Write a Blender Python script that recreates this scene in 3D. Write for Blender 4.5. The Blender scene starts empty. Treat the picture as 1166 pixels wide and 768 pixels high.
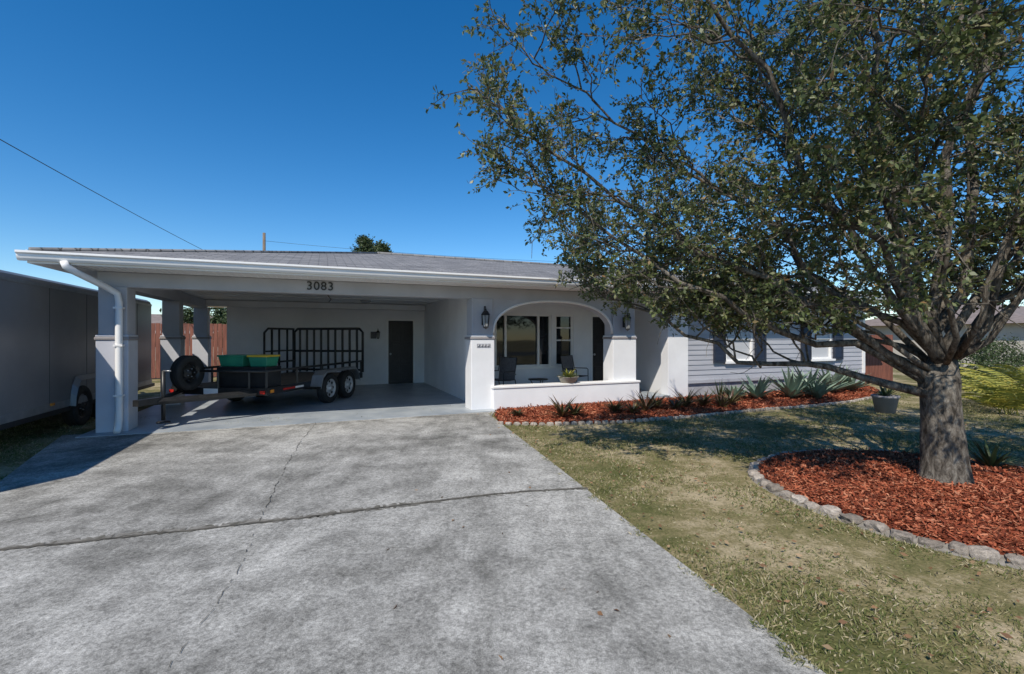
import bpy, bmesh, math, random
import numpy as np
from mathutils import Vector, Matrix
random.seed(7); rng=np.random.default_rng(7)
S=bpy.context.scene; C=S.collection
# ------------------------------------------------------------------ materials
def newmat(n):
    m=bpy.data.materials.new(n); m.use_nodes=True
    nt=m.node_tree; b=nt.nodes['Principled BSDF']; return m,nt,b
def ramp(nt,stops):
    r=nt.nodes.new('ShaderNodeValToRGB'); e=r.color_ramp.elements
    while len(e)<len(stops): e.new(.5)
    for i,(p,c) in enumerate(stops):
        e[i].position=p; e[i].color=(*c,1)
    return r
def coords(nt,scale=(1,1,1)):
    t=nt.nodes.new('ShaderNodeTexCoord'); mp=nt.nodes.new('ShaderNodeMapping')
    mp.inputs['Scale'].default_value=scale
    nt.links.new(t.outputs['Object'],mp.inputs[0]); return mp.outputs[0]
def noise(nt,vec,scale,detail=5,rough=.6,dist=0):
    n=nt.nodes.new('ShaderNodeTexNoise'); n.inputs['Scale'].default_value=scale
    n.inputs['Detail'].default_value=detail; n.inputs['Roughness'].default_value=rough
    n.inputs['Distortion'].default_value=dist
    nt.links.new(vec,n.inputs['Vector']); return n.outputs['Fac']
def bump(nt,b,h,st=.3,dist=.01):
    bp=nt.nodes.new('ShaderNodeBump'); bp.inputs['Strength'].default_value=st; bp.inputs['Distance'].default_value=dist
    nt.links.new(h,bp.inputs['Height']); nt.links.new(bp.outputs[0],b.inputs['Normal'])
def mix(nt,a,b_,fac,mode='MIX'):
    m=nt.nodes.new('ShaderNodeMix'); m.data_type='RGBA'; m.blend_type=mode
    for k,s in ((0,fac),(6,a),(7,b_)):
        if isinstance(s,bpy.types.NodeSocket): nt.links.new(s,m.inputs[k])
        else: m.inputs[k].default_value= s if k==0 else (*s,1)
    return m.outputs[2]
def mnoise(name,c1,c2,scale=3,rough=.6,metal=0,bs=0,bscale=None,sc=(1,1,1),lo=.35,hi=.65,bd=.01,spec=.5):
    m,nt,b=newmat(name); v=coords(nt,sc)
    f=noise(nt,v,scale,6); r=ramp(nt,[(lo,c1),(hi,c2)]); nt.links.new(f,r.inputs[0])
    nt.links.new(r.outputs[0],b.inputs['Base Color'])
    b.inputs['Roughness'].default_value=rough; b.inputs['Metallic'].default_value=metal
    b.inputs['Specular IOR Level'].default_value=spec
    if bs: bump(nt,b,noise(nt,v,bscale or scale*4,4),bs,bd)
    return m
def misland(name,stops,rough=.6,trans=0,spec=.4):
    m,nt,b=newmat(name); g=nt.nodes.new('ShaderNodeNewGeometry'); r=ramp(nt,stops)
    nt.links.new(g.outputs['Random Per Island'],r.inputs[0]); nt.links.new(r.outputs[0],b.inputs['Base Color'])
    b.inputs['Roughness'].default_value=rough; b.inputs['Specular IOR Level'].default_value=spec
    if trans:
        t=nt.nodes.new('ShaderNodeBsdfTranslucent'); nt.links.new(r.outputs[0],t.inputs[0])
        mx=nt.nodes.new('ShaderNodeMixShader'); mx.inputs[0].default_value=trans
        nt.links.new(b.outputs[0],mx.inputs[1]); nt.links.new(t.outputs[0],mx.inputs[2])
        nt.links.new(mx.outputs[0],nt.nodes['Material Output'].inputs[0])
    return m
M={}
M['white']=mnoise('white_paint',(.78,.77,.76),(.84,.83,.81),2,.5,bs=.05,bscale=60)
M['stucco']=mnoise('white_stucco',(.72,.72,.73),(.80,.80,.81),1.2,.85,bs=.35,bscale=90,bd=.006)
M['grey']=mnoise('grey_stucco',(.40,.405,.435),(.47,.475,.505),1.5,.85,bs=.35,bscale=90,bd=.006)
M['colbase']=mnoise('column_base_stucco',(.48,.49,.54),(.57,.58,.63),1.5,.85,bs=.35,bscale=90,bd=.006)
M['trim']=mnoise('taupe_trim',(.24,.22,.22),(.30,.28,.28),3,.7)
M['ceil']=mnoise('carport_ceiling',(.72,.71,.69),(.80,.79,.77),1.5,.7,bs=.1,bscale=40)
M['siding']=mnoise('lap_siding',(.35,.355,.39),(.42,.425,.46),2,.6,sc=(.4,1,3))
M['plinth']=mnoise('plinth_grey',(.30,.305,.33),(.38,.385,.41),3,.85,bs=.3,bscale=60)
M['black']=mnoise('black_steel',(.010,.010,.011),(.022,.022,.022),8,.42)
M['rubber']=mnoise('tire_rubber',(.016,.016,.016),(.032,.031,.03),10,.8)
M['rim']=mnoise('white_rim',(.5,.5,.5),(.65,.65,.65),8,.35,.2)
M['steel']=mnoise('galvanised_steel',(.35,.36,.37),(.5,.5,.51),12,.4,.8)
M['door']=mnoise('dark_door',(.010,.009,.010),(.018,.016,.018),4,.4)
M['shutter']=mnoise('navy_shutter',(.016,.022,.04),(.028,.035,.055),4,.5)
M['wood']=mnoise('deck_board',(.10,.08,.06),(.2,.16,.12),5,.8,sc=(6,1,1))
M['floor']=mnoise('painted_floor',(.26,.295,.33),(.40,.43,.45),1.6,.4,bs=.1,bscale=30)
M['bin']=mnoise('green_bin',(.02,.20,.12),(.03,.26,.15),4,.45)
M['yellow']=mnoise('yellow_plastic',(.55,.38,.03),(.65,.45,.05),4,.5)
M['red']=mnoise('red_lens',(.4,.02,.015),(.5,.03,.02),6,.25)
M['amber']=mnoise('amber_lens',(.6,.2,.02),(.7,.28,.03),6,.25)
M['bulk']=mnoise('trailer_grey_skin',(.20,.20,.205),(.26,.26,.265),.8,.36,.25,bs=.06,bscale=2.5)
M['alu']=mnoise('aluminium_trim',(.32,.33,.34),(.42,.43,.44),5,.35,.7)
M['terra']=mnoise('stone_planter',(.28,.26,.22),(.38,.36,.32),9,.9,bs=.3)
M['fence']=mnoise('red_brown_fence',(.14,.05,.033),(.26,.095,.06),3,.8,sc=(5,5,.6),bs=.3)
M['pole']=mnoise('weathered_pole',(.12,.09,.07),(.2,.16,.12),4,.9,sc=(6,6,.5))
M['glassbulb']=mnoise('lantern_glass',(.25,.26,.26),(.35,.36,.36),6,.1)
M['cushion']=mnoise('chair_mesh_fabric',(.10,.10,.11),(.17,.17,.18),30,.9)
M['blind']=mnoise('window_blind',(.42,.43,.45),(.52,.53,.55),1,.6,sc=(.1,.1,60))
def glass():
    m,nt,b=newmat('window_glass'); v=coords(nt)
    f=noise(nt,v,.8,2); r=ramp(nt,[(.3,(.008,.01,.012)),(.7,(.02,.024,.028))]); nt.links.new(f,r.inputs[0])
    nt.links.new(r.outputs[0],b.inputs['Base Color']); b.inputs['Roughness'].default_value=.03
    b.inputs['Specular IOR Level'].default_value=.6
    bump(nt,b,noise(nt,v,1.2,1),.05,.02); return m
M['glass']=glass()
def concrete():
    m,nt,b=newmat('stained_concrete'); v=coords(nt)
    big=noise(nt,v,.33,13,.78,.1); med=noise(nt,v,2.6,12,.82,.05); fine=noise(nt,v,38,5,.75); g=noise(nt,v,170,3,.7)
    r1=ramp(nt,[(.40,(.20,.195,.18)),(.49,(.32,.313,.293)),(.58,(.43,.42,.395))]); nt.links.new(big,r1.inputs[0])
    r2=ramp(nt,[(.38,(.56,.56,.55)),(.5,(.92,.92,.91)),(.6,(1.12,1.12,1.11))]); nt.links.new(med,r2.inputs[0])
    c=mix(nt,r1.outputs[0],r2.outputs[0],.8,'MULTIPLY')
    vs=coords(nt,(1.3,.25,1)); st=noise(nt,vs,.8,13,.82,.0)
    r4=ramp(nt,[(.42,(.60,.60,.59)),(.52,(1.06,1.06,1.06))]); nt.links.new(st,r4.inputs[0])
    c=mix(nt,c,r4.outputs[0],.6,'MULTIPLY')
    r3=ramp(nt,[(.34,(.45,.45,.45)),(.5,(1,1,1)),(.66,(1.4,1.4,1.4))]); nt.links.new(fine,r3.inputs[0])
    c=mix(nt,c,r3.outputs[0],.75,'MULTIPLY')
    r5=ramp(nt,[(.36,(.55,.55,.55)),(.64,(1.4,1.4,1.4))]); nt.links.new(g,r5.inputs[0])
    c=mix(nt,c,r5.outputs[0],.75,'MULTIPLY')
    nt.links.new(c,b.inputs['Base Color']); b.inputs['Roughness'].default_value=.95; b.inputs['Specular IOR Level'].default_value=.15
    bump(nt,b,fine,.5,.008); return m
M['conc']=concrete()
M['crack']=mnoise('crack_dirt',(.04,.037,.03),(.12,.11,.09),9,.95)
M['stain']=mnoise('joint_stain',(.10,.095,.08),(.22,.21,.19),14,.95,bs=.4,bscale=60,lo=.4,hi=.6,spec=.1)
def lawn():
    m,nt,b=newmat('lawn_soil'); v=coords(nt)
    a=noise(nt,v,.7,12,.8,.1); f=noise(nt,v,45,4,.7)
    r=ramp(nt,[(.41,(.11,.115,.045)),(.5,(.22,.19,.10)),(.58,(.42,.35,.24))]); nt.links.new(a,r.inputs[0])
    r2=ramp(nt,[(.3,(.45,.48,.4)),(.7,(1.3,1.25,1.2))]); nt.links.new(f,r2.inputs[0])
    c=mix(nt,r.outputs[0],r2.outputs[0],.8,'MULTIPLY')
    nt.links.new(c,b.inputs['Base Color']); b.inputs['Roughness'].default_value=.95
    b.inputs['Specular IOR Level'].default_value=.1
    bump(nt,b,f,.6,.02); return m
M['lawn']=lawn()
M['mulch']=mnoise('red_mulch',(.11,.028,.015),(.32,.085,.042),26,.95,bs=.9,bscale=70,bd=.03,spec=.1)
def shingle():
    m,nt,b=newmat('roof_shingle'); v=coords(nt)
    br=nt.nodes.new('ShaderNodeTexBrick'); nt.links.new(v,br.inputs[0])
    br.inputs['Color1'].default_value=(.15,.15,.155,1); br.inputs['Color2'].default_value=(.24,.238,.24,1)
    br.inputs['Mortar'].default_value=(.06,.06,.06,1); br.inputs['Scale'].default_value=1
    br.inputs['Brick Width'].default_value=.32; br.inputs['Row Height'].default_value=.14; br.inputs['Mortar Size'].default_value=.008
    n=noise(nt,v,3,8,.7); r=ramp(nt,[(.3,(.7,.7,.7)),(.7,(1.25,1.22,1.2))]); nt.links.new(n,r.inputs[0])
    c=mix(nt,br.outputs[0],r.outputs[0],.8,'MULTIPLY'); nt.links.new(c,b.inputs['Base Color'])
    b.inputs['Roughness'].default_value=.95; bump(nt,b,noise(nt,v,80,3),.5,.01); return m
M['roof']=shingle()
M['roofbrown']=mnoise('brown_roof',(.16,.13,.115),(.25,.20,.18),4,.9,bs=.3)
M['tan']=mnoise('tan_wall',(.42,.38,.33),(.5,.46,.4),2,.85)
M['asphalt']=mnoise('asphalt',(.04,.04,.042),(.07,.07,.07),30,.9,bs=.4)
def bark():
    m,nt,b=newmat('oak_bark'); v=coords(nt,(1,1,.35))
    f=noise(nt,v,20,8,.78,.4); f2=noise(nt,v,3,3)
    r=ramp(nt,[(.38,(.05,.042,.035)),(.5,(.16,.138,.118)),(.64,(.34,.31,.27))]); nt.links.new(f,r.inputs[0])
    r2=ramp(nt,[(.3,(.7,.7,.68)),(.7,(1.15,1.15,1.1))]); nt.links.new(f2,r2.inputs[0])
    c=mix(nt,r.outputs[0],r2.outputs[0],.8,'MULTIPLY'); nt.links.new(c,b.inputs['Base Color'])
    b.inputs['Roughness'].default_value=.95; b.inputs['Specular IOR Level'].default_value=.15; bump(nt,b,f,1,.04); return m
M['bark']=bark()
M['leaf']=misland('oak_leaf',[(0,(.045,.062,.02)),(.25,(.08,.108,.033)),(.55,(.12,.15,.052)),(.78,(.175,.20,.08)),(.93,(.25,.24,.12)),(1,(.24,.14,.06))],.45,.33,.42)
M['farleaf']=misland('distant_leaf',[(0,(.02,.035,.012)),(.5,(.045,.07,.022)),(1,(.08,.11,.04))],.6,.15)
M['blade']=misland('grass_blade',[(0,(.08,.105,.03)),(.3,(.14,.16,.05)),(.58,(.23,.225,.09)),(.8,(.37,.32,.18)),(1,(.50,.43,.30))],.7,.2,.2)
M['chip']=misland('mulch_chip',[(0,(.09,.024,.014)),(.4,(.24,.06,.03)),(.75,(.40,.12,.06)),(1,(.48,.22,.13))],.9,0,.15)
M['dryleaf']=misland('dry_leaf',[(0,(.12,.06,.03)),(.6,(.25,.14,.07)),(1,(.35,.25,.15))],.8,.1)
def stone():
    m,nt,b=newmat('edging_stone'); v=coords(nt); g=nt.nodes.new('ShaderNodeNewGeometry'); r=ramp(nt,[(0,(.24,.205,.17)),(.5,(.37,.32,.27)),(1,(.48,.42,.36))])
    nt.links.new(g.outputs['Random Per Island'],r.inputs[0]); f=noise(nt,v,30,6,.75); r2=ramp(nt,[(.35,(.45,.45,.45)),(.65,(1.25,1.25,1.25))]); nt.links.new(f,r2.inputs[0])
    nt.links.new(mix(nt,r.outputs[0],r2.outputs[0],.9,'MULTIPLY'),b.inputs['Base Color']); b.inputs['Roughness'].default_value=.95; bump(nt,b,f,.8,.02); return m
M['stone']=stone()
M['mortar']=mnoise('old_mortar',(.17,.155,.135),(.27,.25,.22),25,.95,bs=.5)
M['brom']=misland('bromeliad_leaf',[(0,(.03,.045,.018)),(.4,(.09,.045,.03)),(.7,(.15,.13,.05)),(1,(.09,.13,.04))],.4,.1)
M['agave']=misland('agave_leaf',[(0,(.13,.19,.14)),(.5,(.19,.26,.19)),(1,(.26,.33,.25))],.5,.05)
M['strap']=misland('dark_strap_leaf',[(0,(.02,.04,.016)),(1,(.07,.10,.04))],.4,.1)
M['gold']=misland('yellow_green_leaf',[(0,(.12,.15,.03)),(.5,(.30,.30,.05)),(1,(.5,.42,.08))],.5,.25)
# ------------------------------------------------------------------ mesh helpers
class MB:
    def __init__(s): s.v=[];s.f=[];s.m=[];s.sm=[];s.mats=[]
    def mi(s,k):
        if k not in s.mats: s.mats.append(k)
        return s.mats.index(k)
    def add(s,vs,fs,k,smooth=False):
        o=len(s.v); s.v+= [tuple(x) for x in vs]; i=s.mi(k)
        for f in fs: s.f.append([o+a for a in f]); s.m.append(i); s.sm.append(smooth)
    def box(s,x,y,z,k):
        (a,b),(c,d),(e,g)=x,y,z
        s.add([(a,c,e),(b,c,e),(b,d,e),(a,d,e),(a,c,g),(b,c,g),(b,d,g),(a,d,g)],
              [(0,3,2,1),(4,5,6,7),(0,1,5,4),(1,2,6,5),(2,3,7,6),(3,0,4,7)],k)
    def tube(s,pts,rad,k,n=6,cap=True):
        pts=[Vector(p) for p in pts]
        if not hasattr(rad,'__len__'): rad=[rad]*len(pts)
        vs=[];fs=[]; up=None
        for i,p in enumerate(pts):
            t=(pts[min(i+1,len(pts)-1)]-pts[max(i-1,0)])
            t=t.normalized() if t.length>1e-9 else Vector((0,0,1))
            if up is None: up=Vector((0,0,1)) if abs(t.z)<.9 else Vector((1,0,0))
            a=t.cross(up)
            if a.length<1e-4: a=t.cross(Vector((0,1,.01)))
            a.normalize(); b=a.cross(t).normalized(); up=b
            for j in range(n):
                w=2*math.pi*j/n; vs.append(p+(a*math.cos(w)+b*math.sin(w))*rad[i])
        for i in range(len(pts)-1):
            for j in range(n):
                fs.append((i*n+j,i*n+(j+1)%n,(i+1)*n+(j+1)%n,(i+1)*n+j))
        if cap: fs.append(tuple(range(n))[::-1]); fs.append(tuple((len(pts)-1)*n+j for j in range(n)))
        s.add(vs,fs,k,n>4)
    def bar(s,a,b,w,k):
        s.tube([a,b],w*.7,k,4)
    def lathe(s,prof,k,center=(0,0,0),axis='x',n=28,smooth=True):
        vs=[];fs=[];cx,cy,cz=center
        for (r,h) in prof:
            for j in range(n):
                w=2*math.pi*j/n; a,b=r*math.cos(w),r*math.sin(w)
                vs.append((cx+h,cy+a,cz+b) if axis=='x' else (cx+a,cy+b,cz+h) if axis=='z' else (cx+a,cy+h,cz+b))
        for i in range(len(prof)-1):
            for j in range(n): fs.append((i*n+j,i*n+(j+1)%n,(i+1)*n+(j+1)%n,(i+1)*n+j))
        s.add(vs,fs,k,smooth)
    def extr(s,poly,axis,a,b,k):
        n=len(poly)
        def P(p,h): return (h,p[0],p[1]) if axis=='x' else (p[0],h,p[1]) if axis=='y' else (p[0],p[1],h)
        vs=[P(p,a) for p in poly]+[P(p,b) for p in poly]
        fs=[tuple(range(n)),tuple(range(n,2*n))[::-1]]+[(i,i+n,(i+1)%n+n,(i+1)%n) for i in range(n)]
        s.add(vs,fs,k)
    def obj(s,name,parent=None,bevel=0,loc=None,rot=None):
        me=bpy.data.meshes.new(name); me.from_pydata(s.v,[],s.f)
        for k in s.mats: me.materials.append(M[k])
        me.polygons.foreach_set('material_index',s.m); me.polygons.foreach_set('use_smooth',s.sm)
        bm=bmesh.new(); bm.from_mesh(me)
        if len(bm.faces)<40000: bmesh.ops.recalc_face_normals(bm,faces=bm.faces)
        bm.to_mesh(me); bm.free(); me.update()
        o=bpy.data.objects.new(name,me); C.objects.link(o)
        if parent: o.parent=parent
        if loc: o.location=loc
        if rot is not None: o.rotation_euler=(0,0,rot)
        if bevel:
            b=o.modifiers.new('bevel','BEVEL'); b.width=bevel; b.segments=2; b.limit_method='ANGLE'
        return o
def empty(name,loc=(0,0,0),rot=0,parent=None):
    e=bpy.data.objects.new(name,None); C.objects.link(e); e.location=loc; e.rotation_euler=(0,0,rot)
    if parent: e.parent=parent
    return e
def box(name,parent,x,y,z,k,bevel=.006):
    m=MB(); m.box(x,y,z,k); return m.obj(name,parent,bevel)
def quads(name,P,mat,parent=None):
    n=len(P); me=bpy.data.meshes.new(name)
    me.vertices.add(4*n); me.vertices.foreach_set('co',np.ascontiguousarray(P,dtype=np.float32).ravel())
    me.loops.add(4*n); me.loops.foreach_set('vertex_index',np.arange(4*n,dtype=np.int32))
    me.polygons.add(n); me.polygons.foreach_set('loop_start',np.arange(0,4*n,4,dtype=np.int32))
    me.update(calc_edges=True); me.validate()
    me.materials.append(M[mat]); o=bpy.data.objects.new(name,me); C.objects.link(o)
    if parent: o.parent=parent
    return o
def unit(a): return a/np.maximum(np.linalg.norm(a,axis=-1,keepdims=True),1e-9)
def leafquads(c,d,L,W,fold=.25):
    n=len(c); d=unit(d); r=unit(rng.normal(size=(n,3))); s=unit(np.cross(d,r)); u=np.cross(s,d)
    L=L[:,None];W=W[:,None]
    a=c; t=c+d*L; m=c+d*L*.5
    return np.stack([a,m+s*W*.5+u*W*fold,t,m-s*W*.5+u*W*fold],1)
def inpoly(x,y,poly):
    r=np.zeros(len(x),bool); n=len(poly); j=n-1
    for i in range(n):
        xi,yi=poly[i];xj,yj=poly[j]
        c=((yi>y)!=(yj>y))&(x<(xj-xi)*(y-yi)/(yj-yi+1e-12)+xi); r^=c; j=i
    return r
# ------------------------------------------------------------------ house frame
A=math.radians(22); CA,SA=math.cos(A),math.sin(A); P0=(-.61,9.8)
def W(u,v): return (P0[0]+u*CA-v*SA, P0[1]+u*SA+v*CA)
# ------------------------------------------------------------------ ground
m=MB(); m.add([(-400,-120,0),(400,-120,0),(400,700,0),(-400,700,0)],[(0,1,2,3)],'lawn'); m.obj('ground')
Lp=[(-7.0,7.25),(-6.2,6.05),(-5.44,4.95),(-4.75,3.6),(-4.15,2.2),(-3.5,-1),(-3.2,-4.4),(-4.2,-6.05)]
Rp=[W(.24,-.12),(-.40,9.0),(-.10,7.9),(.38,6.1),(.90,4.1),(1.42,2.14),(2.26,-1.1),(3.1,-4.4),(3.9,-6.05)]
Lp=[Lp[0]]+Lp
drive=Rp+Lp[1:][::-1]
n=len(Lp); m=MB(); vs=[(*p,.02) for p in Lp]+[(*p,.02) for p in Rp]+[(*p,-.05) for p in Lp]+[(*p,-.05) for p in Rp]
m.add(vs,[(i,i+1,n+i+1,n+i) for i in range(1,n-1)]+[(1,n+1,n)]+[(i,2*n+i,2*n+i+1,i+1) for i in range(1,n-1)]+[(n+i,n+i+1,3*n+i+1,3*n+i) for i in range(n-1)],'conc')
drv=m.obj('driveway')
m=MB(); m.add([(-400,-13,.006),(400,-13,.006),(400,-6,.006),(-400,-6,.006)],[(0,1,2,3)],'asphalt'); m.obj('road')
cr=MB()
def crack(pts,w0,w1,jit=.02,z=.026,seg=26,k='crack',gap=0,shift=0):
    L=[];R=[]
    pts=[Vector((*p,0)) for p in pts]
    ds=[0]
    for a,b in zip(pts,pts[1:]): ds.append(ds[-1]+(b-a).length)
    nn=int(ds[-1]*seg/2)+4; off=0
    for i in range(nn+1):
        t=ds[-1]*i/nn
        kk=max(j for j in range(len(ds)-1) if ds[j]<=t+1e-6)
        q=(t-ds[kk])/(ds[kk+1]-ds[kk]); p=pts[kk].lerp(pts[kk+1],q); d=(pts[kk+1]-pts[kk]).normalized(); nrm=Vector((-d.y,d.x,0))
        off=off*.8+random.uniform(-jit,jit); w=random.uniform(w0,w1)
        L.append(p+nrm*(off+w/2+shift)+Vector((0,0,z))); R.append(p+nrm*(off-w/2+shift)+Vector((0,0,z)))
    n=len(L); cr.add(L+R,[(i,i+1,n+i+1,n+i) for i in range(n-1) if random.random()>gap],k)
J=[(-4.6,3.0),(-3.6,3.36),(-1.8,3.92),(-.5,4.42),(.1,4.6),(.76,4.72)]
crack(J,.014,.045,.006,seg=60)
crack([(-4.6,3.0),(-3.6,3.36),(-1.8,3.92),(-.9,4.26)],.03,.11,.014,.0235,80,'stain',.12,.035)
crack([(-1.8,3.92),(-.5,4.42),(.1,4.6),(.76,4.72)],.01,.06,.012,.0235,80,'stain',.25,-.02)
crack([(-3.52,8.35),(-3.3,7.6),(-2.9,6.2),(-2.1,3.85)],.003,.008,.014,seg=40,gap=.15)
crack([(-2.05,3.8),(-1.75,2.9),(-1.6,2.2),(-1.1,.2)],.002,.005,.014,seg=40,gap=.35)
crack([(-5.6,5.3),(-4.6,5.5),(-4.2,5.9),(-2.9,6.2)],.003,.009,.025,seg=40,gap=.15)
crack([(-2.9,6.25),(-2.1,6.5),(-1.2,7.0),(.05,7.4)],.002,.006,.02,seg=40,gap=.25)
crack([(-1.9,5.2),(-1.5,6.2),(-1.4,7.6),(-1.1,8.6)],.002,.005,.02,seg=40,gap=.3)
crack([W(-6.7,-.5),W(-3,-.5),W(-.1,-.5)],.008,.02,.004,z=.0265,seg=50)
cr.obj('driveway_crack',drv)
bed=[(-.22,8.28),(.6,8.22),(1.85,8.42),(3.4,9.02),(4.93,9.75),(6.5,10.35),(7.9,11.05),(9.4,12.1),(10.4,13.2),W(12.6,-.05),W(6,-.03),W(.28,-.12),(-.34,9.2)]
m=MB(); m.extr(bed,'z',-.05,.035,'mulch'); bedo=m.obj('mulch_bed')
TC=(4.32,4.55); TR=1.62
ring=[(TC[0]+TR*math.cos(a)*(1+.04*math.sin(3*a)),TC[1]+TR*math.sin(a)*(1+.03*math.cos(2*a))) for a in np.linspace(0,2*math.pi,48,endpoint=False)]
m=MB(); n=len(ring); vs=[(x,y,-.02) for x,y in ring]+[(x,y,.05) for x,y in ring]+[(TC[0]+(x-TC[0])*.4,TC[1]+(y-TC[1])*.4,.13) for x,y in ring]+[(TC[0],TC[1],.15)]
fs=[(i,(i+1)%n,n+(i+1)%n,n+i) for i in range(n)]+[(n+i,n+(i+1)%n,2*n+(i+1)%n,2*n+i) for i in range(n)]+[(2*n+i,2*n+(i+1)%n,3*n) for i in range(n)]
m.add(vs,fs,'mulch',True); tbed=m.obj('mulch_bed')
def chips(n,poly,zf,parent,name='bark_chips',s=1):
    px=[p[0] for p in poly];py=[p[1] for p in poly]
    x=rng.uniform(min(px),max(px),n*3);y=rng.uniform(min(py),max(py),n*3); k=inpoly(x,y,poly); x,y=x[k][:n],y[k][:n]
    c=np.stack([x,y,zf(x,y)+rng.uniform(0,.02,len(x))],1); d=rng.normal(size=(len(x),3))*[1,1,.35]
    L=rng.uniform(.015,.055,len(x))*s; Wd=rng.uniform(.003,.010,len(x))*s
    d=unit(d); s_=unit(np.cross(d,unit(rng.normal(size=(len(x),3))*[.4,.4,1])))*Wd[:,None]; e=d*L[:,None]
    quads(name,np.stack([c-s_,c+s_,c+e+s_*.7,c+e-s_*.7],1),'chip',parent)
chips(48000,ring,lambda x,y: np.interp(np.hypot(x-TC[0],y-TC[1]),[0,TR*.4,TR],[.15,.13,.05]),tbed)
chips(26000,bed,lambda x,y:np.full(len(x),.036),bedo,s=1.4)
tmp=bmesh.new(); bmesh.ops.create_icosphere(tmp,subdivisions=2,radius=1); IV=np.array([v.co[:] for v in tmp.verts]); IF=[[v.index for v in f.verts] for f in tmp.faces]; tmp.free()
def rock(mb,c,s,rot,k='stone'):
    v=np.sign(IV)*np.abs(IV)**.6
    ph=rng.uniform(0,6,3); v=v*(1+.12*np.sin(IV@rng.normal(0,2.2,3)+ph[0]))[:,None]*(1+rng.normal(0,.04,(len(v),1)))*np.array(s)
    cr_,sr_=math.cos(rot),math.sin(rot)
    v=np.stack([v[:,0]*cr_-v[:,1]*sr_,v[:,0]*sr_+v[:,1]*cr_,v[:,2]],1)+np.array(c)
    mb.add(v.tolist(),IF,k,False)
m=MB(); a=0
while a<2*math.pi:
    w=random.uniform(.05,.09); rr=TR+.05+random.uniform(-.02,.02)
    x=TC[0]+rr*math.cos(a)*(1+.04*math.sin(3*a)); y=TC[1]+rr*math.sin(a)*(1+.03*math.cos(2*a))
    rock(m,(x,y,random.uniform(.01,.035)),(w*.92,random.uniform(.05,.08),random.uniform(.03,.05)),a+math.pi/2+random.uniform(-.3,.3)); a+=w*2.15/rr
ro=[(TC[0]+(x-TC[0])*1.075,TC[1]+(y-TC[1])*1.075) for x,y in ring]; ri=[(TC[0]+(x-TC[0])*.985,TC[1]+(y-TC[1])*.985) for x,y in ring]; n=len(ro)
m.add([(*p,.0) for p in ro]+[(*p,.042) for p in ri],[(i,(i+1)%n,n+(i+1)%n,n+i) for i in range(n)],'mortar')
m.obj('stone_edging')
m=MB(); line=[(-.28,8.2),(.6,8.14),(1.87,8.34),(3.43,8.94),(4.97,9.67),(6.55,10.27),(7.95,10.97),(9.45,12.0),(10.45,13.1)]
for a,b in zip(line,line[1:]):
    d=math.dist(a,b); k=int(d/.13)
    for i in range(k):
        t=(i+.5)/k; rock(m,(a[0]+(b[0]-a[0])*t,a[1]+(b[1]-a[1])*t,.02),(.058,.04,random.uniform(.03,.045)),math.atan2(b[1]-a[1],b[0]-a[0])+random.uniform(-.15,.15))
m.obj('stone_edging')
# grass blades
n=330000
yy=1.2+12.5*rng.random(n)**1.5; xx=rng.uniform(-.6,1.28,n)*(yy+.3)
hb=[W(-.3,-.2),W(13,-.2),W(13,9),W(-.3,9)]
ed=.035*np.sin(yy*9)+.03*np.sin(yy*23+1)+rng.normal(0,.02,n)
k=~inpoly(xx+.03+ed,yy,drive)&~inpoly(xx,yy,bed)&~inpoly(xx,yy,ro)&~inpoly(xx,yy,hb)
xl=rng.uniform(-10,-4,60000); yl=rng.uniform(3,9,60000); kl=~inpoly(xl,yl,drive)
xx=np.concatenate([xx[k],xl[kl]]); yy=np.concatenate([yy[k],yl[kl]])
pt=np.sin(xx*2.3+1.7*np.sin(yy*1.9))+np.sin(yy*3.1+1.3*np.sin(xx*2.7))+.7*np.sin(xx*7.1+yy*5.3)+.8*np.sin(xx*13+3*np.sin(yy*11))
k=rng.random(len(xx))<np.clip(.55+.32*pt,.07,1); xx,yy,pt=xx[k],yy[k],pt[k]
n=len(xx); c=np.stack([xx,yy,np.where(inpoly(xx,yy,drive),.021,.0)],1); d=unit(rng.normal(size=(n,3))*[.8,.8,.3]+[0,0,.62]); d[:,2]=np.abs(d[:,2])
L=rng.uniform(.016,.045,n)*(1+.18*pt)
P=leafquads(c,d,L,rng.uniform(.003,.007,n)*(1+yy*.09),.1); quads('lawn_grass',P,'blade')
n=1900; x=rng.uniform(-1,8,n); y=rng.uniform(1.8,9.5,n); z=np.where(inpoly(x,y,drive),.026,.035)
k=(~inpoly(x,y,drive))|(rng.random(n)<.10)
c=np.stack([x,y,z],1)[k]; n=len(c)
quads('fallen_leaves',leafquads(c,rng.normal(size=(n,3))*[1,1,.15],rng.uniform(.025,.055,n),rng.uniform(.012,.026,n)),'dryleaf')
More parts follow.
